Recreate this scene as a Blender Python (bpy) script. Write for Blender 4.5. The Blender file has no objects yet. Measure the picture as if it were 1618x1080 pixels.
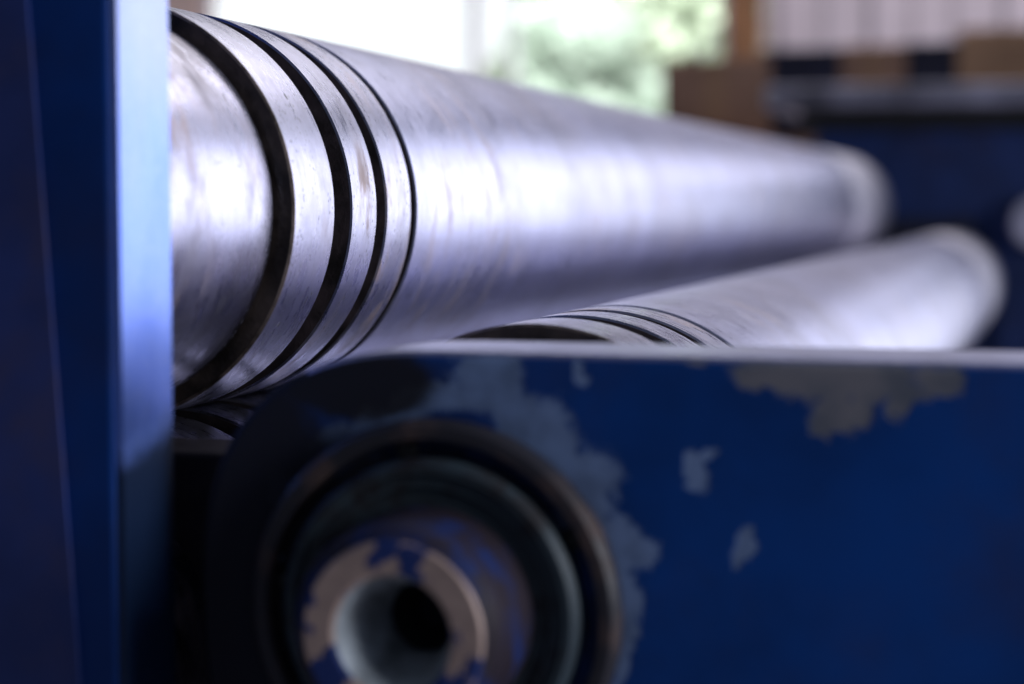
import bpy, bmesh, math, random
from mathutils import Vector, Matrix
random.seed(7)
S = bpy.context.scene
C = S.collection
PI = math.pi

# ------------------------------------------------------------------ camera geometry
W, H, F = 1618.0, 1080.0, 3118.0
CAMZ = 1.2
PSI, PHI = math.atan(.2842 * math.cos(math.radians(3.945))), math.radians(3.945)
FWD = Vector((-math.sin(PSI) * math.cos(PHI), math.cos(PSI) * math.cos(PHI), -math.sin(PHI)))
RGT = Vector((math.cos(PSI), math.sin(PSI), 0))
UPV = RGT.cross(FWD)

def at(px, py, Y):
    """point of the place seen at photo pixel px, py on the upright plane Y metres down the roller axis"""
    d = FWD + RGT * ((px - W / 2) / F) + UPV * ((H / 2 - py) / F)
    t = Y / d.y
    return Vector((d.x * t, Y, d.z * t + CAMZ))

# ------------------------------------------------------------------ object helpers
def link(name, bm, mats, parent=None, smooth=None, bevel=0, seg=2):
    me = bpy.data.meshes.new(name)
    bmesh.ops.recalc_face_normals(bm, faces=bm.faces)
    bm.to_mesh(me); bm.free()
    if not isinstance(mats, (list, tuple)): mats = [mats]
    for m in mats: me.materials.append(m)
    if smooth is not None:
        for p in me.polygons: p.use_smooth = True
        me.set_sharp_from_angle(angle=math.radians(smooth))
    o = bpy.data.objects.new(name, me); C.objects.link(o)
    if parent: o.parent = parent
    if bevel:
        b = o.modifiers.new('bevel', 'BEVEL'); b.width = bevel; b.segments = seg; b.limit_method = 'ANGLE'
        b.harden_normals = False
    return o

def empty(name, loc, label, cat, group=None, rz=0):
    o = bpy.data.objects.new(name, None); C.objects.link(o)
    o.location = loc; o.rotation_euler.z = rz
    return tag(o, label, cat, group)

def tag(o, label=None, cat=None, group=None, kind=None):
    if label: o['label'] = label
    if cat: o['category'] = cat
    if group: o['group'] = group
    if kind: o['kind'] = kind
    return o

def box(bm, lo, hi):
    x0, y0, z0 = lo; x1, y1, z1 = hi
    v = [bm.verts.new(p) for p in ((x0,y0,z0),(x1,y0,z0),(x1,y1,z0),(x0,y1,z0),(x0,y0,z1),(x1,y0,z1),(x1,y1,z1),(x0,y1,z1))]
    for f in ((0,1,2,3),(4,5,6,7),(0,1,5,4),(1,2,6,5),(2,3,7,6),(3,0,4,7)): bm.faces.new([v[i] for i in f])
    return bm

def bx(lo, hi): return box(bmesh.new(), lo, hi)

def lathe(prof, seg=160, cap0=False, cap1=False):
    """surface of revolution round local Y; prof = [(y, r)]; UV in metres (round, along)"""
    bm = bmesh.new(); uv = bm.loops.layers.uv.new('UVMap')
    rings = []
    for (y, r) in prof:
        rings.append([bm.verts.new((r * math.cos(2*PI*i/seg + PI), y, r * math.sin(2*PI*i/seg + PI))) for i in range(seg)])
    run = 0
    for k in range(len(prof) - 1):
        (ya, ra), (yb, rb) = prof[k], prof[k+1]
        ln = math.hypot(yb-ya, rb-ra)
        va = ya if abs(yb-ya) > 1e-6 else ra; vb = yb if abs(yb-ya) > 1e-6 else rb
        R = max(ra, rb)
        for i in range(seg):
            j = (i+1) % seg
            f = bm.faces.new((rings[k][i], rings[k][j], rings[k+1][j], rings[k+1][i]))
            us = (i/seg*2*PI*R, (i+1)/seg*2*PI*R)
            for lp, t in zip(f.loops, ((us[0],va),(us[1],va),(us[1],vb),(us[0],vb))): lp[uv].uv = t
    if cap0: bm.faces.new(rings[0])
    if cap1: bm.faces.new(rings[-1])
    return bm

def prism(pts, y0, y1):
    """outline in (x, z) pushed through from y0 to y1"""
    bm = bmesh.new()
    a = [bm.verts.new((x, y0, z)) for x, z in pts]; b = [bm.verts.new((x, y1, z)) for x, z in pts]
    bm.faces.new(a); bm.faces.new(b[::-1])
    for i in range(len(pts)):
        j = (i+1) % len(pts); bm.faces.new((a[i], a[j], b[j], b[i]))
    return bm

# ------------------------------------------------------------------ material helpers
class NT:
    def __init__(s, name):
        s.m = bpy.data.materials.new(name); s.m.use_nodes = True
        s.t = s.m.node_tree; s.n = s.t.nodes; s.b = s.n['Principled BSDF']; s.out = s.n['Material Output']
    def new(s, ty, **kw):
        n = s.n.new(ty)
        for k, v in kw.items(): setattr(n, k, v)
        return n
    def put(s, sock, v):
        if hasattr(v, 'is_output'): s.t.links.new(v, sock)
        elif isinstance(v, (tuple, list)) and len(v) == 3 and sock.type == 'RGBA': sock.default_value = (*v, 1)
        else: sock.default_value = v
    def set(s, **kw):
        for k, v in kw.items(): s.put(s.b.inputs[k.replace('_', ' ')], v)
    def math(s, op, a, b=None, c=None, clamp=False):
        n = s.new('ShaderNodeMath', operation=op, use_clamp=clamp)
        for i, v in enumerate((a, b, c)):
            if v is not None: s.put(n.inputs[i], v)
        return n.outputs[0]
    def mix(s, f, a, b):
        n = s.new('ShaderNodeMix', data_type='RGBA'); s.put(n.inputs[0], f); s.put(n.inputs[6], a); s.put(n.inputs[7], b)
        return n.outputs[2]
    def fmix(s, f, a, b):
        n = s.new('ShaderNodeMix', data_type='FLOAT'); s.put(n.inputs[0], f); s.put(n.inputs[2], a); s.put(n.inputs[3], b)
        return n.outputs[0]
    def ramp(s, v, lo, hi, a=0., b=1.):
        n = s.new('ShaderNodeMapRange', interpolation_type='SMOOTHSTEP')
        for i, q in enumerate((v, lo, hi, a, b)): s.put(n.inputs[i], q)
        return n.outputs[0]
    def coord(s, which='Object', scale=(1,1,1), loc=(0,0,0), rot=(0,0,0)):
        tc = s.new('ShaderNodeTexCoord'); mp = s.new('ShaderNodeMapping')
        s.t.links.new(tc.outputs[which], mp.inputs[0])
        mp.inputs['Location'].default_value = loc; mp.inputs['Scale'].default_value = scale; mp.inputs['Rotation'].default_value = rot
        return mp.outputs[0]
    def noise(s, vec, scale=1, detail=4, rough=.55, dist=0, col=False):
        n = s.new('ShaderNodeTexNoise'); s.t.links.new(vec, n.inputs['Vector'])
        n.inputs['Scale'].default_value = scale; n.inputs['Detail'].default_value = detail
        n.inputs['Roughness'].default_value = rough; n.inputs['Distortion'].default_value = dist
        return n.outputs['Color' if col else 'Fac']
    def voro(s, vec, scale=1):
        n = s.new('ShaderNodeTexVoronoi'); s.t.links.new(vec, n.inputs['Vector']); n.inputs['Scale'].default_value = scale
        return n.outputs['Distance'], n.outputs['Color']
    def bump(s, h, strength=.2, dist=.001, normal=None):
        n = s.new('ShaderNodeBump'); n.inputs['Strength'].default_value = strength; n.inputs['Distance'].default_value = dist
        s.t.links.new(h, n.inputs['Height'])
        if normal: s.t.links.new(normal, n.inputs['Normal'])
        return n.outputs[0]
    def xyz(s, vec):
        n = s.new('ShaderNodeSeparateXYZ'); s.t.links.new(vec, n.inputs[0]); return n.outputs

def plain(name, col, rough=.5, metal=0, var=.25, scale=12, bump=.1, **kw):
    t = NT(name); v = t.coord()
    nz = t.noise(v, scale, 5)
    c2 = tuple(x*(1-var*1.6) for x in col)
    t.set(Base_Color=t.mix(t.ramp(nz, .3, .7), c2, tuple(min(1, x*(1+var)) for x in col)), Metallic=metal,
          Roughness=t.fmix(t.noise(v, scale*2.3, 3), max(.05, rough-.12), min(1, rough+.12)))
    if bump: t.set(Normal=t.bump(t.noise(v, scale*9, 4), bump, .001))
    for k, x in kw.items(): t.set(**{k: x})
    return t.m

def steel(name, base=(.53,.535,.70), stain=1., rust=1., rough=(.24,.42), specks=1., off=0.):
    t = NT(name)
    uv = t.coord('UV', loc=(off, off*1.7, 0))
    lines = t.noise(t.coord('UV', scale=(7, 1500, 1), loc=(off,0,0)), 1, 3, .6)
    lines2 = t.noise(t.coord('UV', scale=(3, 260, 1), loc=(0,off,0)), 1, 4, .65)
    # smears of oil and handling, dragged along the turning
    sm = t.noise(t.coord('UV', scale=(15, 26, 1), loc=(off,off,0), rot=(0,0,.35)), 1, 7, .68, .15)
    sm2 = t.noise(t.coord('UV', scale=(50, 150, 1), loc=(off*2,3,0)), 1, 7, .72)
    big = t.noise(t.coord('UV', scale=(5, 6, 1), loc=(2,off,0)), 1, 3, .5)
    stainm = t.math('MULTIPLY', t.ramp(sm, .46, .72), t.ramp(sm2, .30, .66, .45, 1.))
    stainm = t.math('MULTIPLY', stainm, t.ramp(big, .35, .65, .35, 1.))
    stainm = t.math('MULTIPLY', stainm, stain, clamp=True)
    # fine oil specks in clusters
    d, c = t.voro(t.coord('UV', scale=(260, 420, 1), loc=(off,0,0)), 1)
    cl = t.ramp(t.noise(t.coord('UV', scale=(26, 60, 1), loc=(5,off,0)), 1, 4, .6), .48, .64)
    sp = t.math('MULTIPLY', t.ramp(d, .12, .30, 1., 0.), cl)
    d2, c2 = t.voro(t.coord('UV', scale=(45, 60, 1), loc=(0,off,0)), 1)
    pit = t.math('MULTIPLY', t.ramp(d2, .05, .10, 1., 0.), t.math('GREATER_THAN', t.xyz(c2)[0], .72))
    spm = t.math('MULTIPLY', t.math('MAXIMUM', sp, pit), specks, clamp=True)
    # thin brown bloom of rust
    ru = t.math('MULTIPLY', t.ramp(t.noise(t.coord('UV', scale=(22, 48, 1), loc=(9,off,0)), 1, 6, .7), .47, .68),
                t.ramp(t.noise(t.coord('UV', scale=(6, 5, 1), loc=(off,4,0)), 1, 2), .42, .62))
    ru = t.math('MULTIPLY', ru, .75*rust, clamp=True)
    col = t.mix(t.ramp(lines2, .3, .7), tuple(x*.86 for x in base), base)
    col = t.mix(t.ramp(big, .3, .7, 0, .6), col, (.37,.37,.50))
    col = t.mix(ru, col, (.36,.24,.20))
    col = t.mix(t.math('MULTIPLY', stainm, .6), col, (.19,.17,.21))
    col = t.mix(t.math('MULTIPLY', spm, .85), col, (.03,.025,.03))
    smear = t.ramp(t.noise(t.coord('UV', scale=(13, 12, 1), loc=(off*3,1,0), rot=(0,0,.7)), 1, 5, .62, .2), .46, .66)
    col = t.mix(t.math('MULTIPLY', smear, .62*min(1.3, stain)), col, (.17,.165,.22))
    r = t.fmix(t.ramp(sm2, .3, .7), rough[0], rough[1])
    r = t.math('ADD', r, t.math('MULTIPLY', stainm, .16)); r = t.math('ADD', r, t.math('MULTIPLY', ru, .25))
    r = t.math('ADD', r, t.math('MULTIPLY', lines, .10))
    met = t.math('SUBTRACT', 1., t.math('MULTIPLY', t.math('MAXIMUM', spm, t.math('MULTIPLY', ru, .6)), .8))
    t.set(Base_Color=col, Metallic=met, Roughness=r, Anisotropic=.35)
    tg = t.new('ShaderNodeTangent', direction_type='UV_MAP'); tg.uv_map = 'UVMap'
    t.set(Tangent=tg.outputs[0])
    h = t.math('ADD', t.math('MULTIPLY', lines, .5), t.math('MULTIPLY', spm, -1.))
    t.set(Normal=t.bump(h, .14, .0006))
    return t.m

BLUE = (.0008, .046, .235)
PRIMER = (.18, .26, .46)
BARE = (.20, .19, .215)

def paint(name, blobs=(), bare=(), grease_shade=(), base=BLUE, dirt=.5, rough=.42, chips=.0, dirtcol=(.035,.026,.055), warp=1., ds=1.):
    """blue machine paint; blobs / bare = (cx, cz, rx, rz, angle) ellipses in object metres where it has flaked"""
    t = NT(name); v = t.coord(); X = t.xyz(v)
    wob = t.noise(v, 55, 5, .6, col=True); wx = t.xyz(wob)
    wx_ = t.math('MULTIPLY', t.math('SUBTRACT', wx[0], .5), .030*warp); wz_ = t.math('MULTIPLY', t.math('SUBTRACT', wx[1], .5), .030*warp)
    fine = t.noise(v, 260, 4, .6)
    px, pz = t.math('ADD', X[0], wx_), t.math('ADD', X[2], wz_)
    def mask(bl):
        m = None
        for (cx, cz, rx, rz, a) in bl:
            ca, sa = math.cos(a), math.sin(a)
            dx, dz = t.math('SUBTRACT', px, cx), t.math('SUBTRACT', pz, cz)
            e1 = t.math('DIVIDE', t.math('ADD', t.math('MULTIPLY', dx, ca), t.math('MULTIPLY', dz, sa)), rx)
            e2 = t.math('DIVIDE', t.math('SUBTRACT', t.math('MULTIPLY', dz, ca), t.math('MULTIPLY', dx, sa)), rz)
            q = t.math('SQRT', t.math('ADD', t.math('MULTIPLY', e1, e1), t.math('MULTIPLY', e2, e2)))
            m = q if m is None else t.math('MINIMUM', m, q)
        m = t.math('ADD', m, t.math('MULTIPLY', t.math('SUBTRACT', t.math('ADD', fine, t.noise(v, 120, 5, .7)), 1.), .85))
        return t.ramp(m, .74, 1.08, 1., 0.)
    n1 = t.noise(v, 9, 4, .6)
    col = t.mix(t.ramp(n1, .3, .7), tuple(x*.70 for x in base), tuple(x*1.2 for x in base))
    dm = t.math('MULTIPLY', t.ramp(t.noise(t.coord(loc=(3,1,7)), 7*ds, 5, .65), .46, .72), dirt)
    col = t.mix(dm, col, dirtcol)
    r = t.fmix(t.noise(v, 30, 4), rough-.1, rough+.12)
    r = t.math('ADD', r, t.math('MULTIPLY', dm, .2))
    height = t.math('MULTIPLY', t.noise(v, 420, 3), .25)
    if chips:
        d, c = t.voro(t.coord(loc=(2,5,1)), 34*ds**.4)
        cm = t.math('MULTIPLY', t.ramp(t.math('ADD', d, t.math('MULTIPLY', fine, .25)), .20, .26, 1., 0.), t.math('GREATER_THAN', t.xyz(c)[1], 1-chips))
        col = t.mix(cm, col, PRIMER); height = t.math('SUBTRACT', height, cm)
    if blobs:
        m = mask(blobs); pc = t.mix(t.ramp(t.noise(v, 75, 4), .35, .7), PRIMER, tuple(x*.62 for x in PRIMER))
        col = t.mix(m, col, pc); r = t.fmix(m, r, .62); height = t.math('SUBTRACT', height, t.math('MULTIPLY', m, 1.))
    if bare:
        m = mask(bare); pc = t.mix(t.ramp(t.noise(v, 48, 4), .35, .65), BARE, (.115,.125,.16))
        col = t.mix(m, col, pc); r = t.fmix(m, r, .6); height = t.math('SUBTRACT', height, t.math('MULTIPLY', m, 1.))
    if grease_shade:  # soft near-black ellipses: shade painted into the colour
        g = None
        for (cx, cz, rx, rz, a) in grease_shade:
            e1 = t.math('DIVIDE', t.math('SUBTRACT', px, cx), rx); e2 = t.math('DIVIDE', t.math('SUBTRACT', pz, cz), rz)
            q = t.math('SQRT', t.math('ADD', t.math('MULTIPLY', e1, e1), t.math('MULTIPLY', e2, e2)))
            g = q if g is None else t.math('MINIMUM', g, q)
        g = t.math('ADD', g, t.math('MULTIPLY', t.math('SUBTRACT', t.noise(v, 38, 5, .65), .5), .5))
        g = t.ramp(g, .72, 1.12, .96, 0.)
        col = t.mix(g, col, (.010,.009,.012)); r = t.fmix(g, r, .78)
    t.set(Base_Color=col, Roughness=r, Normal=t.bump(height, .35, .0006)); t.b.inputs['Specular IOR Level'].default_value = .3
    return t.m

def emit(name, col, s):
    t = NT(name); e = t.new('ShaderNodeEmission'); e.inputs[0].default_value = (*col, 1); e.inputs[1].default_value = s
    t.t.links.new(e.outputs[0], t.out.inputs[0]); return t.m

# ------------------------------------------------------------------ materials
M = {}
M['steel_j'] = steel('worn_steel_journal', base=(.40,.40,.565), stain=1.35, rust=1.8, rough=(.15,.27), specks=.9, off=1.3)
M['steel_c'] = steel('worn_steel_collar', base=(.50,.50,.66), stain=.75, rust=1.5, rough=(.17,.30), specks=1.2, off=4.1)
M['steel_b'] = steel('worn_steel_barrel', base=(.52,.53,.74), stain=.5, rust=.6, rough=(.21,.33), specks=.4, off=7.7)
M['grease_shade'] = plain('dark_grease', (.030,.021,.024), .5, 0, .5, 60, .3)
M['oilface'] = plain('oily_dark_face', (.055,.040,.035), .45, .2, .5, 40, .3)
M['lip'] = plain('brown_worn_lip', (.26,.20,.17), .35, .8, .5, 70, .3)
M['recess'] = plain('black_recess', (.010,.010,.013), .6, 0, .4, 30, .1)
M['rustring'] = plain('brown_rusty_ring', (.060,.045,.048), .45, .4, .55, 90, .4)
M['concrete'] = plain('floor_concrete', (.38,.37,.42), .75, 0, .2, 3, .2)
M['wallpink'] = plain('pink_plaster', (.90,.68,.60), .8, 0, .05, 3, .05)
M['white'] = plain('white_window_paint', (.72,.70,.78), .5, 0, .05, 4, .02)
M['wood'] = plain('brown_timber', (.20,.095,.040), .6, 0, .3, 8, .2)
M['card'] = plain('brown_cardboard', (.30,.18,.125), .8, 0, .15, 6, .1)
M['cardtan'] = plain('tan_cardboard', (.36,.22,.13), .8, 0, .15, 6, .1)
M['navy'] = plain('dark_navy_plastic', (.012,.013,.040), .5, 0, .2, 6, .05)
M['panel'] = plain('pale_sheet_cladding', (.52,.47,.52), .5, 0, .06, 2, .02)
M['seam'] = plain('panel_seam_grey', (.20,.18,.21), .6, 0, .1, 3, .02)
M['greytop'] = plain('worn_grey_top', (.42,.40,.48), .35, .6, .4, 9, .1)
M['barktrunk'] = plain('bark', (.10,.08,.07), .9, 0, .3, 6, .4)
M['pale'] = plain('pale_steel', (.72,.70,.82), .45, .45, .1, 8, .05)

# ------------------------------------------------------------------ the rolls
Y0 = .9035                                   # axial position of the first collar's far edge
UP = Vector((-.447, Y0, CAMZ - .002))        # the upper roll
R = .1012
EDGES = (-.0525, 0, .0235, .0607, .0758, .1159, .1247)
LEN = 3.06

def roll(loc, label):
    root = empty('steel_roller', loc, label, 'roller', 'polished steel rollers of the bending machine')
    a, b, c, d, e, f, g = EDGES
    ch = .0011; gd = .012
    link('journal', lathe([(-.1785, R-.0070), (a-.0090, R-.0070), (a-.0070, R-.0086), (a-.0070, R-.030)], 192, cap0=True), M['steel_j'], root, 30)
    link('relief_groove', lathe([(a-.0075, R-.029), (a+.001, R-.029)], 96), M['grease_shade'], root, 30)
    link('end_face', lathe([(a+.0004, R-.031), (a+.0004, R-ch)], 192), M['oilface'], root, 30)
    link('worn_lip', lathe([(a+.0003, R-ch-.0001), (a+ch*.9, R+.00012), (a+ch*1.3, R+.00012)], 192), M['lip'], root, 30)
    def collar(y0, y1):
        link('collar', lathe([(y0+.0006, R-.004), (y0+.0006, R-ch), (y0+ch, R), (y1-ch, R), (y1-.0006, R-ch), (y1-.0006, R-.004)], 192), M['steel_c'], root, 20)
    def groove(y0, y1):
        link('groove', lathe([(y0-.0004, R-.0012), (y0, R-gd), (y1, R-gd), (y1+.0004, R-.0012)], 192), M['grease_shade'], root, 30)
    collar(a, b); groove(b, c); collar(c, d); groove(d, e); collar(e, f); groove(f, g)
    link('barrel', lathe([(g+.0006, R-.004), (g+.0006, R-ch), (g+ch, R), (2.40, R), (2.402, R)], 192), M['steel_b'], root, 20)
    link('end_collar', lathe([(2.4025, R-.004), (2.4025, R+.0015), (LEN-.02, R+.0015), (LEN, R-.012), (LEN, .05), (LEN+.25, .05)], 128, cap1=True), M['pale'], root, 25)
    return root

def dup(root, loc, label):
    r = root.copy(); C.objects.link(r); r.location = loc; r['label'] = label
    for ch in list(root.children):
        q = ch.copy(); C.objects.link(q); q.parent = r
    return r

upper = roll(UP, 'uppermost thick grooved steel roller running back from the blue side frame')
FR = Vector((-.232, Y0, CAMZ - .154))
front = dup(upper, FR, 'lower right steel roller lying behind the top edge of the blue arm')
BT = Vector((-.447, Y0, CAMZ - .2048))
bottom = dup(upper, BT, 'mostly hidden steel roller directly under the uppermost roller, beside the side frame')

# ------------------------------------------------------------------ blue swing arm with its bearing
AY0, AY1 = .712, .776
AC = Vector((FR.x, AY0, FR.z)); AR = .0990
def rel(px, py, rx, rz, a=0):
    p = at(px, py, AY0); q = at(px+1, py, AY0)
    s = (q - p).length
    return (p.x - AC.x, p.z - AC.z, rx*s, rz*s, a)
prim = [rel(770,612,70,48,-.6), rel(850,690,85,62,-.7), rel(925,770,60,75,-.3), rel(975,860,45,55), rel(992,955,22,70),
        rel(985,1040,16,60), rel(610,662,70,30,.3), rel(520,700,55,28,.6), rel(450,790,22,60,.2), rel(1096,742,24,38), rel(1128,724,18,10),
        rel(1175,866,19,30), rel(1022,872,26,30), rel(795,584,34,26), rel(915,582,11,26), rel(700,628,90,24)]
bare = [rel(1330,596,150,44), rel(1325,655,60,36,.1), rel(1200,590,50,26), rel(1485,600,40,24), rel(1420,625,24,46), rel(1105,575,20,14)]
M['armpaint'] = paint('flaked_blue_paint', prim, bare, [rel(330,860,290,330), rel(660,950,290,280), rel(560,600,150,60)], dirt=.45, warp=.65)  # last list paints the shade on the arm's left side and round the bearing
arm = empty('swing_arm', AC, 'big blue swing arm with flaked paint and round bearing in front of the rollers', 'machine arm')
pts = []
for i in range(41):
    a = PI/2 + PI*i/40
    ca, sa = math.cos(a), math.sin(a); q = 2/2.55
    pts.append((-AR*abs(ca)**q, AR*math.copysign(abs(sa)**q, sa)))
pts = [(.62, AR)] + pts + [(.62, -AR)]
M['wornedge'] = plain('worn_bare_edge', (.34,.35,.54), .34, .75, .14, 40, .25)
pl = link('arm_plate', prism(pts, 0, AY1-AY0), [M['armpaint'], M['wornedge']], arm, 30, .0035, 3)
for p in pl.data.polygons:
    if p.normal.z > .9: p.material_index = 1
# boss stack (towards the camera = -y)
ring_p = [rel(560,690,50,30,.4), rel(860,760,18,46,.7), rel(930,860,12,30,.2)]
M['ringpaint'] = paint('worn_dark_ring' , base=(.030,.028,.036), dirt=1.1, dirtcol=(.080,.052,.048), chips=.2, rough=.4, ds=6)
M['innerpaint'] = paint('flaked_inner_ring' , base=(.036,.052,.066), dirt=1.3, dirtcol=(.018,.014,.016), chips=.45, rough=.5, ds=6)
M['shaftpaint'] = paint('chipped_blue_shaft' , base=(.030,.022,.030), dirt=1.0, dirtcol=(.006,.028,.15), chips=.10, ds=7)
link('outer_ring', lathe([(-.0005, .0735), (-.007, .0735), (-.0095, .071), (-.0095, .0665), (-.0080, .0655), (.004, .0650)], 128), M['ringpaint'], arm, 30)
link('ring_gap', lathe([(.0032, .066), (.0032, .052)], 128), M['recess'], arm, 30)
link('bearing_ring', lathe([(.004, .0590), (-.010, .0590), (-.013, .0565), (-.013, .0535), (-.011, .0525), (-.011, .0480), (-.009, .0470), (-.009, .0400)], 128), M['innerpaint'], arm, 30)
for k in range(5):
    an = .3 + k*2*PI/5 + .2
    bm = lathe([(-.0075, .0045), (-.0105, .0045), (-.0125, .0030)], 24, cap1=True)
    bmesh.ops.translate(bm, verts=bm.verts, vec=(.062*math.cos(an), .010, .062*math.sin(an)))
    link('set_screw', bm, M['recess'], arm, 30)
link('shaft', lathe([(-.002, .0410), (-.042, .0410), (-.048, .0385), (-.051, .0345)], 128), M['shaftpaint'], arm, 30)
# bare metal face with blue drips, and its conical centre hole
def facemat():
    t = NT('bare_cream_face'); v = t.coord(); X = t.xyz(v)
    m = t.ramp(t.noise(v, 62, 4, .55), .51, .56)
    col = t.mix(t.noise(v, 130, 4), (.60,.43,.36), (.30,.21,.19))
    col = t.mix(m, col, (.010,.030,.16))
    t.set(Base_Color=col, Roughness=.5, Metallic=t.math('MULTIPLY', t.math('SUBTRACT', 1., m), .2), Normal=t.bump(t.math('ADD', m, t.noise(v, 300, 3)), .3, .0005))
    return t.m
M['face'] = facemat()
M['cone'] = plain('grey_bore', (.52,.56,.60), .36, .25, .35, 60, .2)
link('shaft_face', lathe([(-.051, .0345), (-.052, .0335), (-.052, .0235), (-.051, .0220)], 128), M['face'], arm, 30)
link('bore', lathe([(-.051, .0220), (-.024, .0140), (.02, .0140)], 96), M['cone'], arm, 30)
link('bore_bottom', lathe([(-.012, .0139), (.010, .0005)], 48), M['recess'], arm, 30)

# ------------------------------------------------------------------ side frame at the left
PY0 = .680
p_near = at(189, 500, PY0)
PY1 = .7265
M['postpaint'] = paint('side_frame_paint' , base=(.0012,.036,.20), dirt=.35, rough=.45)
def edgemat():
    t = NT('scuffed_light_blue_edge'); v = t.coord()
    fine = t.noise(t.coord(scale=(1,1,.18)), 900, 4, .65); med = t.noise(t.coord(scale=(1,1,.3)), 60, 4)
    wz_ = t.math('ADD', t.xyz(v)[2], t.math('MULTIPLY', t.math('SUBTRACT', t.noise(t.coord(scale=(1,1,.5)), 40, 4), .5), .10))
    pale_top = t.ramp(wz_, CAMZ-.01, CAMZ+.09)  # paler, greyer blue towards the top
    col = t.mix(t.ramp(med, .3, .7), (.14,.25,.80), (.20,.32,.90)); col = t.mix(pale_top, col, (.28,.33,.58)); col = t.mix(t.ramp(fine, .5, .75, 0, .5), col, (.42,.48,.76))
    # cast shadow painted in: near-black navy below a slanting line, scuffed blue above
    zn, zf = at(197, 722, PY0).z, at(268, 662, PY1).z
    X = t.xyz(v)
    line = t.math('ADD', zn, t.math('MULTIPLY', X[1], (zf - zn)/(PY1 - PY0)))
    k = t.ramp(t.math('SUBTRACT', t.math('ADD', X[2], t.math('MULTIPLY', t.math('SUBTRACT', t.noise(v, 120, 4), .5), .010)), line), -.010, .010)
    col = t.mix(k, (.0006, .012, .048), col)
    t.set(Base_Color=col, Metallic=t.math('MULTIPLY', k, .78), Roughness=t.fmix(k, .5, t.fmix(med, .26, .38)), Normal=t.bump(fine, .25, .0004))
    return t.m
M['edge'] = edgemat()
side = empty('side_frame', (p_near.x - .2, PY0, 0), 'blue upright side frame with a bright scuffed edge at the left', 'machine frame')
sx = .2
link('frame_plate', bx((-.35, 0, 0), (sx - .003, PY1-PY0, 1.75)), M['postpaint'], side, None, .002)
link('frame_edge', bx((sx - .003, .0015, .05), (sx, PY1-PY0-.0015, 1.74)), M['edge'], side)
# ribbed gusset standing in front of the frame plate
M['gusset'] = paint('dirty_violet_blue_paint' , base=(.03,.05,.20), dirt=1., dirtcol=(.075,.062,.13), rough=.5)
GY = PY0 - .0025
q0, q1 = at(42, 0, GY), at(125, 1080, GY)
def gx(z): return q0.x + (q1.x-q0.x)*(z-q0.z)/(q1.z-q0.z) - side.location.x
link('gusset', prism([(-.35, .4), (gx(.9)+.02, .4), (gx(.9), .9), (gx(1.6), 1.6), (-.35, 1.6)], -.0025, -.0006), M['gusset'], side)
b0 = at(270, 704, .80)
link('lower_block', bx((-.02, .100, .3), (b0.x - side.location.x + .22, .15, b0.z)), plain('dark_brown_block', (.03,.022,.022), .5, .2, .4, 30, .2), side, None, .002)

# ------------------------------------------------------------------ far end of the machine
FY = Y0 + LEN + .12
far = empty('end_frame', (at(1450, 300, FY).x, FY, 0), 'dark navy far frame behind the ends of the rollers, with a worn grey top', 'machine frame')
def fx(px, py=300, Y=FY): return at(px, py, Y).x - far.location.x
def fz(py, Y=FY): return at(1450, py, Y).z
M['farpaint'] = paint('far_blue_paint' , base=(.022,.050,.19), dirt=.6, rough=.45)
link('housing', bx((fx(1285), 0, 0), (fx(1618)+.35, .30, fz(205))), M['farpaint'], far, None, .01)
link('gap_strip', bx((fx(1262), .01, fz(204)), (fx(1618)+.33, .28, fz(172))), M['recess'], far)
link('top_plate', bx((fx(1212), -.06, fz(171)), (fx(1618)+.38, .36, fz(134))), M['greytop'], far, None, .012, 3)
link('rib', bx((fx(1578), -.05, 0), (fx(1600), -.002, fz(330))), M['farpaint'], far, None, .004)
link('bearing_box', bx((fx(1400), -.05, .3), (fx(1540), -.002, fz(345))), M['navy'], far, None, .006)
hb = at(1640, 352, FY-.2)
bm = lathe([(0, .012), (.01, .045), (.05, .052), (.16, .052), (.18, .03)], 48, cap0=True, cap1=True)
bmesh.ops.translate(bm, verts=bm.verts, vec=(hb.x-far.location.x, -.2, hb.z))
link('knob', bm, M['pale'], far, 35)

# ------------------------------------------------------------------ things on the bench behind
BY = 6.2
bz = at(1200, 222, BY).z
bench = empty('work_bench', (at(1300, 200, BY).x, BY, 0), 'low dark bench carrying the boxes behind the machine', 'bench')
x0 = at(1035, 200, BY).x - bench.location.x; x1 = at(1618, 200, BY).x - bench.location.x + .5
link('bench_top', bx((x0, -.1, bz-.05), (x1, .8, bz)), M['wood'], bench, None, .004)
for (lx, ly) in ((x0+.05, -.05), (x1-.1, -.05), (x0+.05, .7), (x1-.1, .7)):
    link('leg', bx((lx, ly, 0), (lx+.06, ly+.06, bz-.05)), M['wood'], bench, None, .003)

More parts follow.
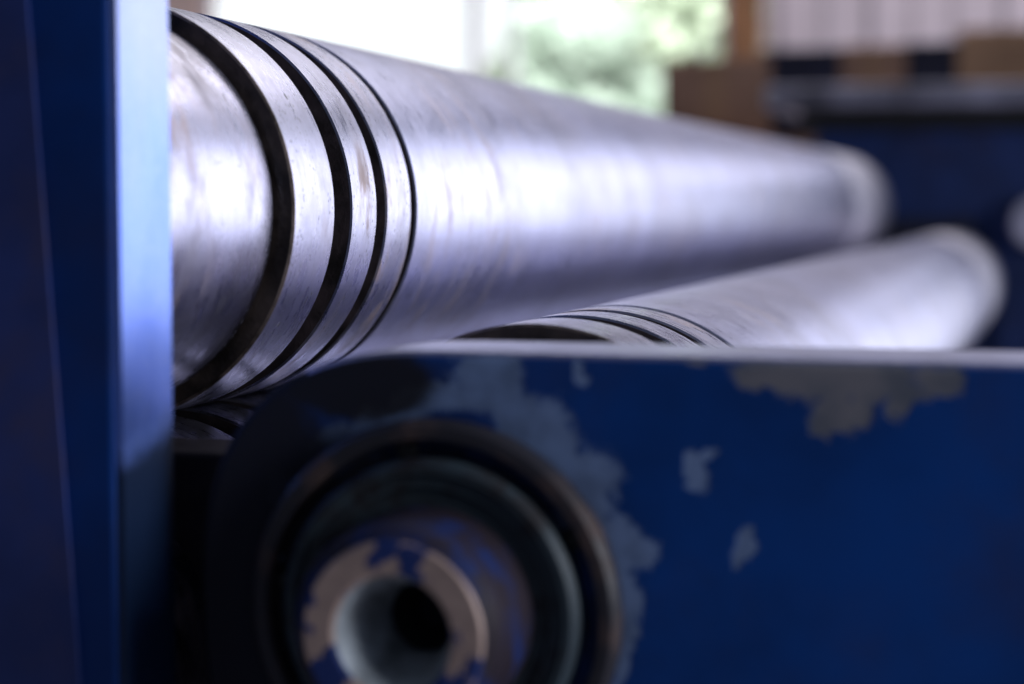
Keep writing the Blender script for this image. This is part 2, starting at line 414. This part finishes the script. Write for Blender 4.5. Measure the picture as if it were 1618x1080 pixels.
def carton(name, px0, px1, ptop, Y, depth, mat, label, cat, pbot=None, flaps=None):
    a = at(px0, ptop, Y); b = at(px1, ptop, Y)
    z0 = bz
    o = empty(name, ((a.x+b.x)/2, Y, z0), label, cat)
    w = (b.x-a.x)/2; h = a.z - z0
    link('box_body', bx((-w, 0, 0), (w, depth, h)), mat, o, None, .006)
    return o, w, h
o, w, h = carton('cardboard_box', 1046, 1216, 96, BY, .35, M['card'], 'dark brown cardboard box in front of the wooden post', 'box')
link('tape', bx((-.03, -.0015, h*.2), (.03, -.0003, h-.006)), M['cardtan'], o)
link('lid_flap', bx((-w+.004, .004, h+.0005), (w-.004, .17, h+.006)), M['card'], o)
o, w, h = carton('plastic_crate', 1208, 1326, 78, BY+.02, .35, M['navy'], 'dark navy crate right of the brown cardboard box', 'crate')
link('rim', prism([(-w-.008, h-.02), (w+.008, h-.02), (w+.008, h), (-w-.008, h)], -.008, -.0005), M['navy'], o)
o, w, h = carton('cardboard_box', 1328, 1432, 72, BY+.03, .3, M['card'], 'brown cardboard box between the two dark navy crates', 'box')
link('tape', bx((-.02, -.0015, h*.2), (.02, -.0003, h-.006)), M['cardtan'], o)
o, w, h = carton('plastic_crate', 1434, 1512, 68, BY+.02, .35, M['navy'], 'narrow dark navy crate left of the tan carton', 'crate')
link('rim', prism([(-w-.008, h-.02), (w+.008, h-.02), (w+.008, h), (-w-.008, h)], -.008, -.0005), M['navy'], o)
o, w, h = carton('cardboard_box', 1514, 1700, 48, BY, .4, M['cardtan'], 'tan carton at the right end of the row on the bench', 'box')
link('lid_flap', bx((-w+.004, .004, h+.0005), (w-.004, .2, h+.006)), M['cardtan'], o)

# ------------------------------------------------------------------ back wall with its window
WY = 9.0
def wx(px): return at(px, 100, WY).x
def wz(py): return at(700, py, WY).z
def tagm(name, bm, mat, label, cat, **k):
    return tag(link(name, bm, mat, None, **k), label, cat)
zt, zs = 2.55, wz(235)
tagm('plaster_wall', bx((wx(-700), WY, 0), (wx(322), WY+.2, zt)), M['wallpink'], 'pinkish plastered wall left of the white window', 'wall')
tag(link('wall', bx((wx(322)+.002, WY, 0), (wx(1150), WY+.2, zs)), M['wallpink']), None, None, None, 'structure')
win = empty('window', (wx(730), WY, zs), 'large white framed window with trees outside', 'window')
def lx(px): return wx(px) - win.location.x
hh = zt - zs
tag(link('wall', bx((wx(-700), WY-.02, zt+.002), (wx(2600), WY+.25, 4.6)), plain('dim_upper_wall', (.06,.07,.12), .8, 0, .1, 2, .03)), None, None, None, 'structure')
for a, b, n in ((324, 334, 'frame'), (738, 752, 'mullion'), (803, 808, 'mullion'), (1136, 1148, 'frame')):
    link(n, bx((lx(a), .02, .03), (lx(b), .12, hh)), M['white'], win, None, .004)
link('sill', bx((lx(323), -.06, 0), (lx(1149), .14, .03)), M['white'], win, None, .004)
def glass():
    t = NT('window_glass'); tr = t.new('ShaderNodeBsdfTransparent'); tr.inputs[0].default_value = (.95,.97,.97,1)
    gl = t.new('ShaderNodeBsdfGlossy'); gl.inputs['Roughness'].default_value = .03
    mx = t.new('ShaderNodeMixShader'); mx.inputs[0].default_value = .06
    t.t.links.new(tr.outputs[0], mx.inputs[1]); t.t.links.new(gl.outputs[0], mx.inputs[2]); t.t.links.new(mx.outputs[0], t.out.inputs[0])
    return t.m
M['glass'] = glass()
for a, b in ((334, 738), (752, 803), (808, 1136)):
    link('pane', bx((lx(a)+.001, .06, .031), (lx(b)-.001, .066, hh-.001)), M['glass'], win)
tagm('wooden_post', bx((wx(1146)+.02, WY-.12, 0), (wx(1206), WY-.01, zt)), M['wood'], 'brown wooden post right of the window', 'post', bevel=.006)
cl = empty('sheet_cladding', (wx(1400), WY, 0), 'pale sheet metal wall with dark vertical seams at upper right', 'wall')
def cx(px): return wx(px) - cl.location.x
link('panel', bx((cx(1207), 0, 0), (cx(2300), .1, zt)), M['panel'], cl)
for px in (1222, 1300, 1368, 1440, 1505, 1578, 1650, 1730):
    wd = .02 if px in (1368, 1578, 1222) else .007
    link('seam', bx((cx(px), -.012, 0), (cx(px)+wd*1.6, -.001, zt)), M['seam'], cl)

# ------------------------------------------------------------------ outside
M['sky'] = emit('overcast_sky', (.97,.98,1.), 1.5)
bm = bmesh.new(); n = 24; pr = []
for i in range(n+1):
    a = math.radians(150 - 120*i/n)
    pr.append((bm.verts.new((-4+34*math.cos(a), 34*math.sin(a), -1)), bm.verts.new((-4+34*math.cos(a), 34*math.sin(a), 22))))
for i in range(n): bm.faces.new((pr[i][0], pr[i+1][0], pr[i+1][1], pr[i][1]))
tag(link('sky', bm, M['sky']), kind='structure')

def leafmat(name, col):
    t = NT(name); v = t.coord()
    cc = t.mix(t.ramp(t.noise(v, 1.6, 3), .35, .65), tuple(x*.75 for x in col), col)
    t.set(Base_Color=cc, Roughness=.5)
    tl = t.new('ShaderNodeBsdfTranslucent'); t.put(tl.inputs[0], cc)
    mx = t.new('ShaderNodeMixShader'); mx.inputs[0].default_value = .45
    t.t.links.new(t.b.outputs[0], mx.inputs[1]); t.t.links.new(tl.outputs[0], mx.inputs[2]); t.t.links.new(mx.outputs[0], t.out.inputs[0])
    return t.m
M['leaf'] = leafmat('pale_leaves', (.55,.64,.58)); M['leaf2'] = leafmat('light_leaves', (.66,.74,.62))
def tree(px, Y, h, r, mat, label, n=4000):
    p = at(px, 100, Y)
    o = empty('tree', (p.x, Y, 0), label, 'tree', 'trees outside the window')
    bm = bmesh.new(); 
    for (s0, s1, r0, r1, dx) in ((0, h*.45, .16, .12, 0), (h*.45, h*.8, .11, .05, .3), (h*.4, h*.75, .09, .04, -.5)):
        c = bmesh.ops.create_cone(bm, segments=10, radius1=r0, radius2=r1, depth=s1-s0, cap_ends=True)
        for v in c['verts']:
            k = (v.co.z/(s1-s0)+.5); v.co.z += (s0+s1)/2; v.co.x += dx*k
    link('trunk', bm, M['barktrunk'], o)
    bm = bmesh.new()
    cl_ = [Vector((random.gauss(0, r*.5), random.gauss(0, r*.4), h*.62 + random.uniform(-.42, .42)*h*.75)) for _ in range(16)]
    for _ in range(n):
        c0 = random.choice(cl_); d = Vector((random.gauss(0,1), random.gauss(0,1), random.gauss(0,1))).normalized()*random.random()**.4*r*.42
        q = c0 + d; s = random.uniform(.06, .13)
        ax = Vector((random.gauss(0,1), random.gauss(0,1), random.gauss(0,1))).normalized(); ay = ax.orthogonal().normalized()
        bm.faces.new([bm.verts.new(q + ax*s*.2 + ay*s), bm.verts.new(q + ax*s), bm.verts.new(q - ay*s), bm.verts.new(q - ax*s)])
    link('crown', bm, mat, o)
tree(925, 14, 3.6, .75, M['leaf'], 'dull green tree outside the window, beside the white window bars')
tree(1140, 15, 4.2, 1.35, M['leaf2'], 'bright yellow green tree outside the window, beside the wooden post')
tree(1000, 17, 4.6, .62, M['leaf2'], 'pale tree farther back, between the dull green and yellow green trees', 5000)
tag(link('yard', bx((-16, WY+.3, -.12), (10, 33, -.02)), plain('yard_ground', (.35,.36,.30), .9, 0, .2, 1, 0)), kind='structure')
tag(link('floor', bx((-7, -3, -.15), (7, WY+.3, 0)), M['concrete']), kind='structure')

# ------------------------------------------------------------------ light
def area(name, loc, target, sx, sy, power, col):
    l = bpy.data.lights.new(name, 'AREA'); l.shape = 'RECTANGLE'; l.size = sx; l.size_y = sy; l.energy = power; l.color = col
    o = bpy.data.objects.new(name, l); C.objects.link(o); o.location = loc
    o.rotation_euler = (Vector(target) - Vector(loc)).to_track_quat('-Z', 'Y').to_euler()
    return o
LAV = (.80, .83, 1.)
area('window_light', (2.9, 7.6, 1.62), (-.4, 1.2, 1.1), 5.4, 3.1, 98, LAV)
area('overhead_fill', (.6, 3.0, 4.4), (-.4, 2.2, 1), 3.5, 3.5, 12, LAV)  # unseen overhead lamp, added as weak fill
area('side_light', (1.7, .36, 1.6), (-.2, .72, 1.05), .8, .8, 30, (.85, .9, 1.))
area('overhead_fill', (.0, 6.6, 4.3), (-.4, 7.6, 1), 4, 2, 150, (1., .93, .97))  # unseen lamp added to brighten the back wall and boxes
area('tree_fill', (wx(1000), 11.0, 5.5), (wx(980), 15, 2.), 4, 3, 1900, (1., .98, .92))  # unseen lamp added outdoors to brighten the trees, in place of sky light

w = bpy.data.worlds.new('World'); S.world = w; w.use_nodes = True
bg = w.node_tree.nodes['Background']; bg.inputs[0].default_value = (.55, .68, 1., 1); bg.inputs[1].default_value = .08

# ------------------------------------------------------------------ camera
cam = bpy.data.cameras.new('camera'); co = bpy.data.objects.new('camera', cam); C.objects.link(co)
cam.sensor_width = 36; cam.lens = 36*F/W; cam.clip_end = 200; cam.clip_start = .02
m = Matrix((RGT, UPV, -FWD)).transposed().to_4x4(); m.translation = (0, 0, CAMZ); co.matrix_world = m
cam.dof.use_dof = True; cam.dof.focus_distance = .985; cam.dof.aperture_fstop = 3.9; cam.dof.aperture_blades = 9
S.camera = co
S.view_settings.view_transform = 'Standard'; S.view_settings.look = 'None'; S.view_settings.gamma = 1; S.view_settings.exposure = 0
S.view_settings.use_curve_mapping = False
S.render.engine = 'CYCLES'
S.cycles.use_denoising = True
S.cycles.max_bounces = 8; S.cycles.sample_clamp_indirect = 6
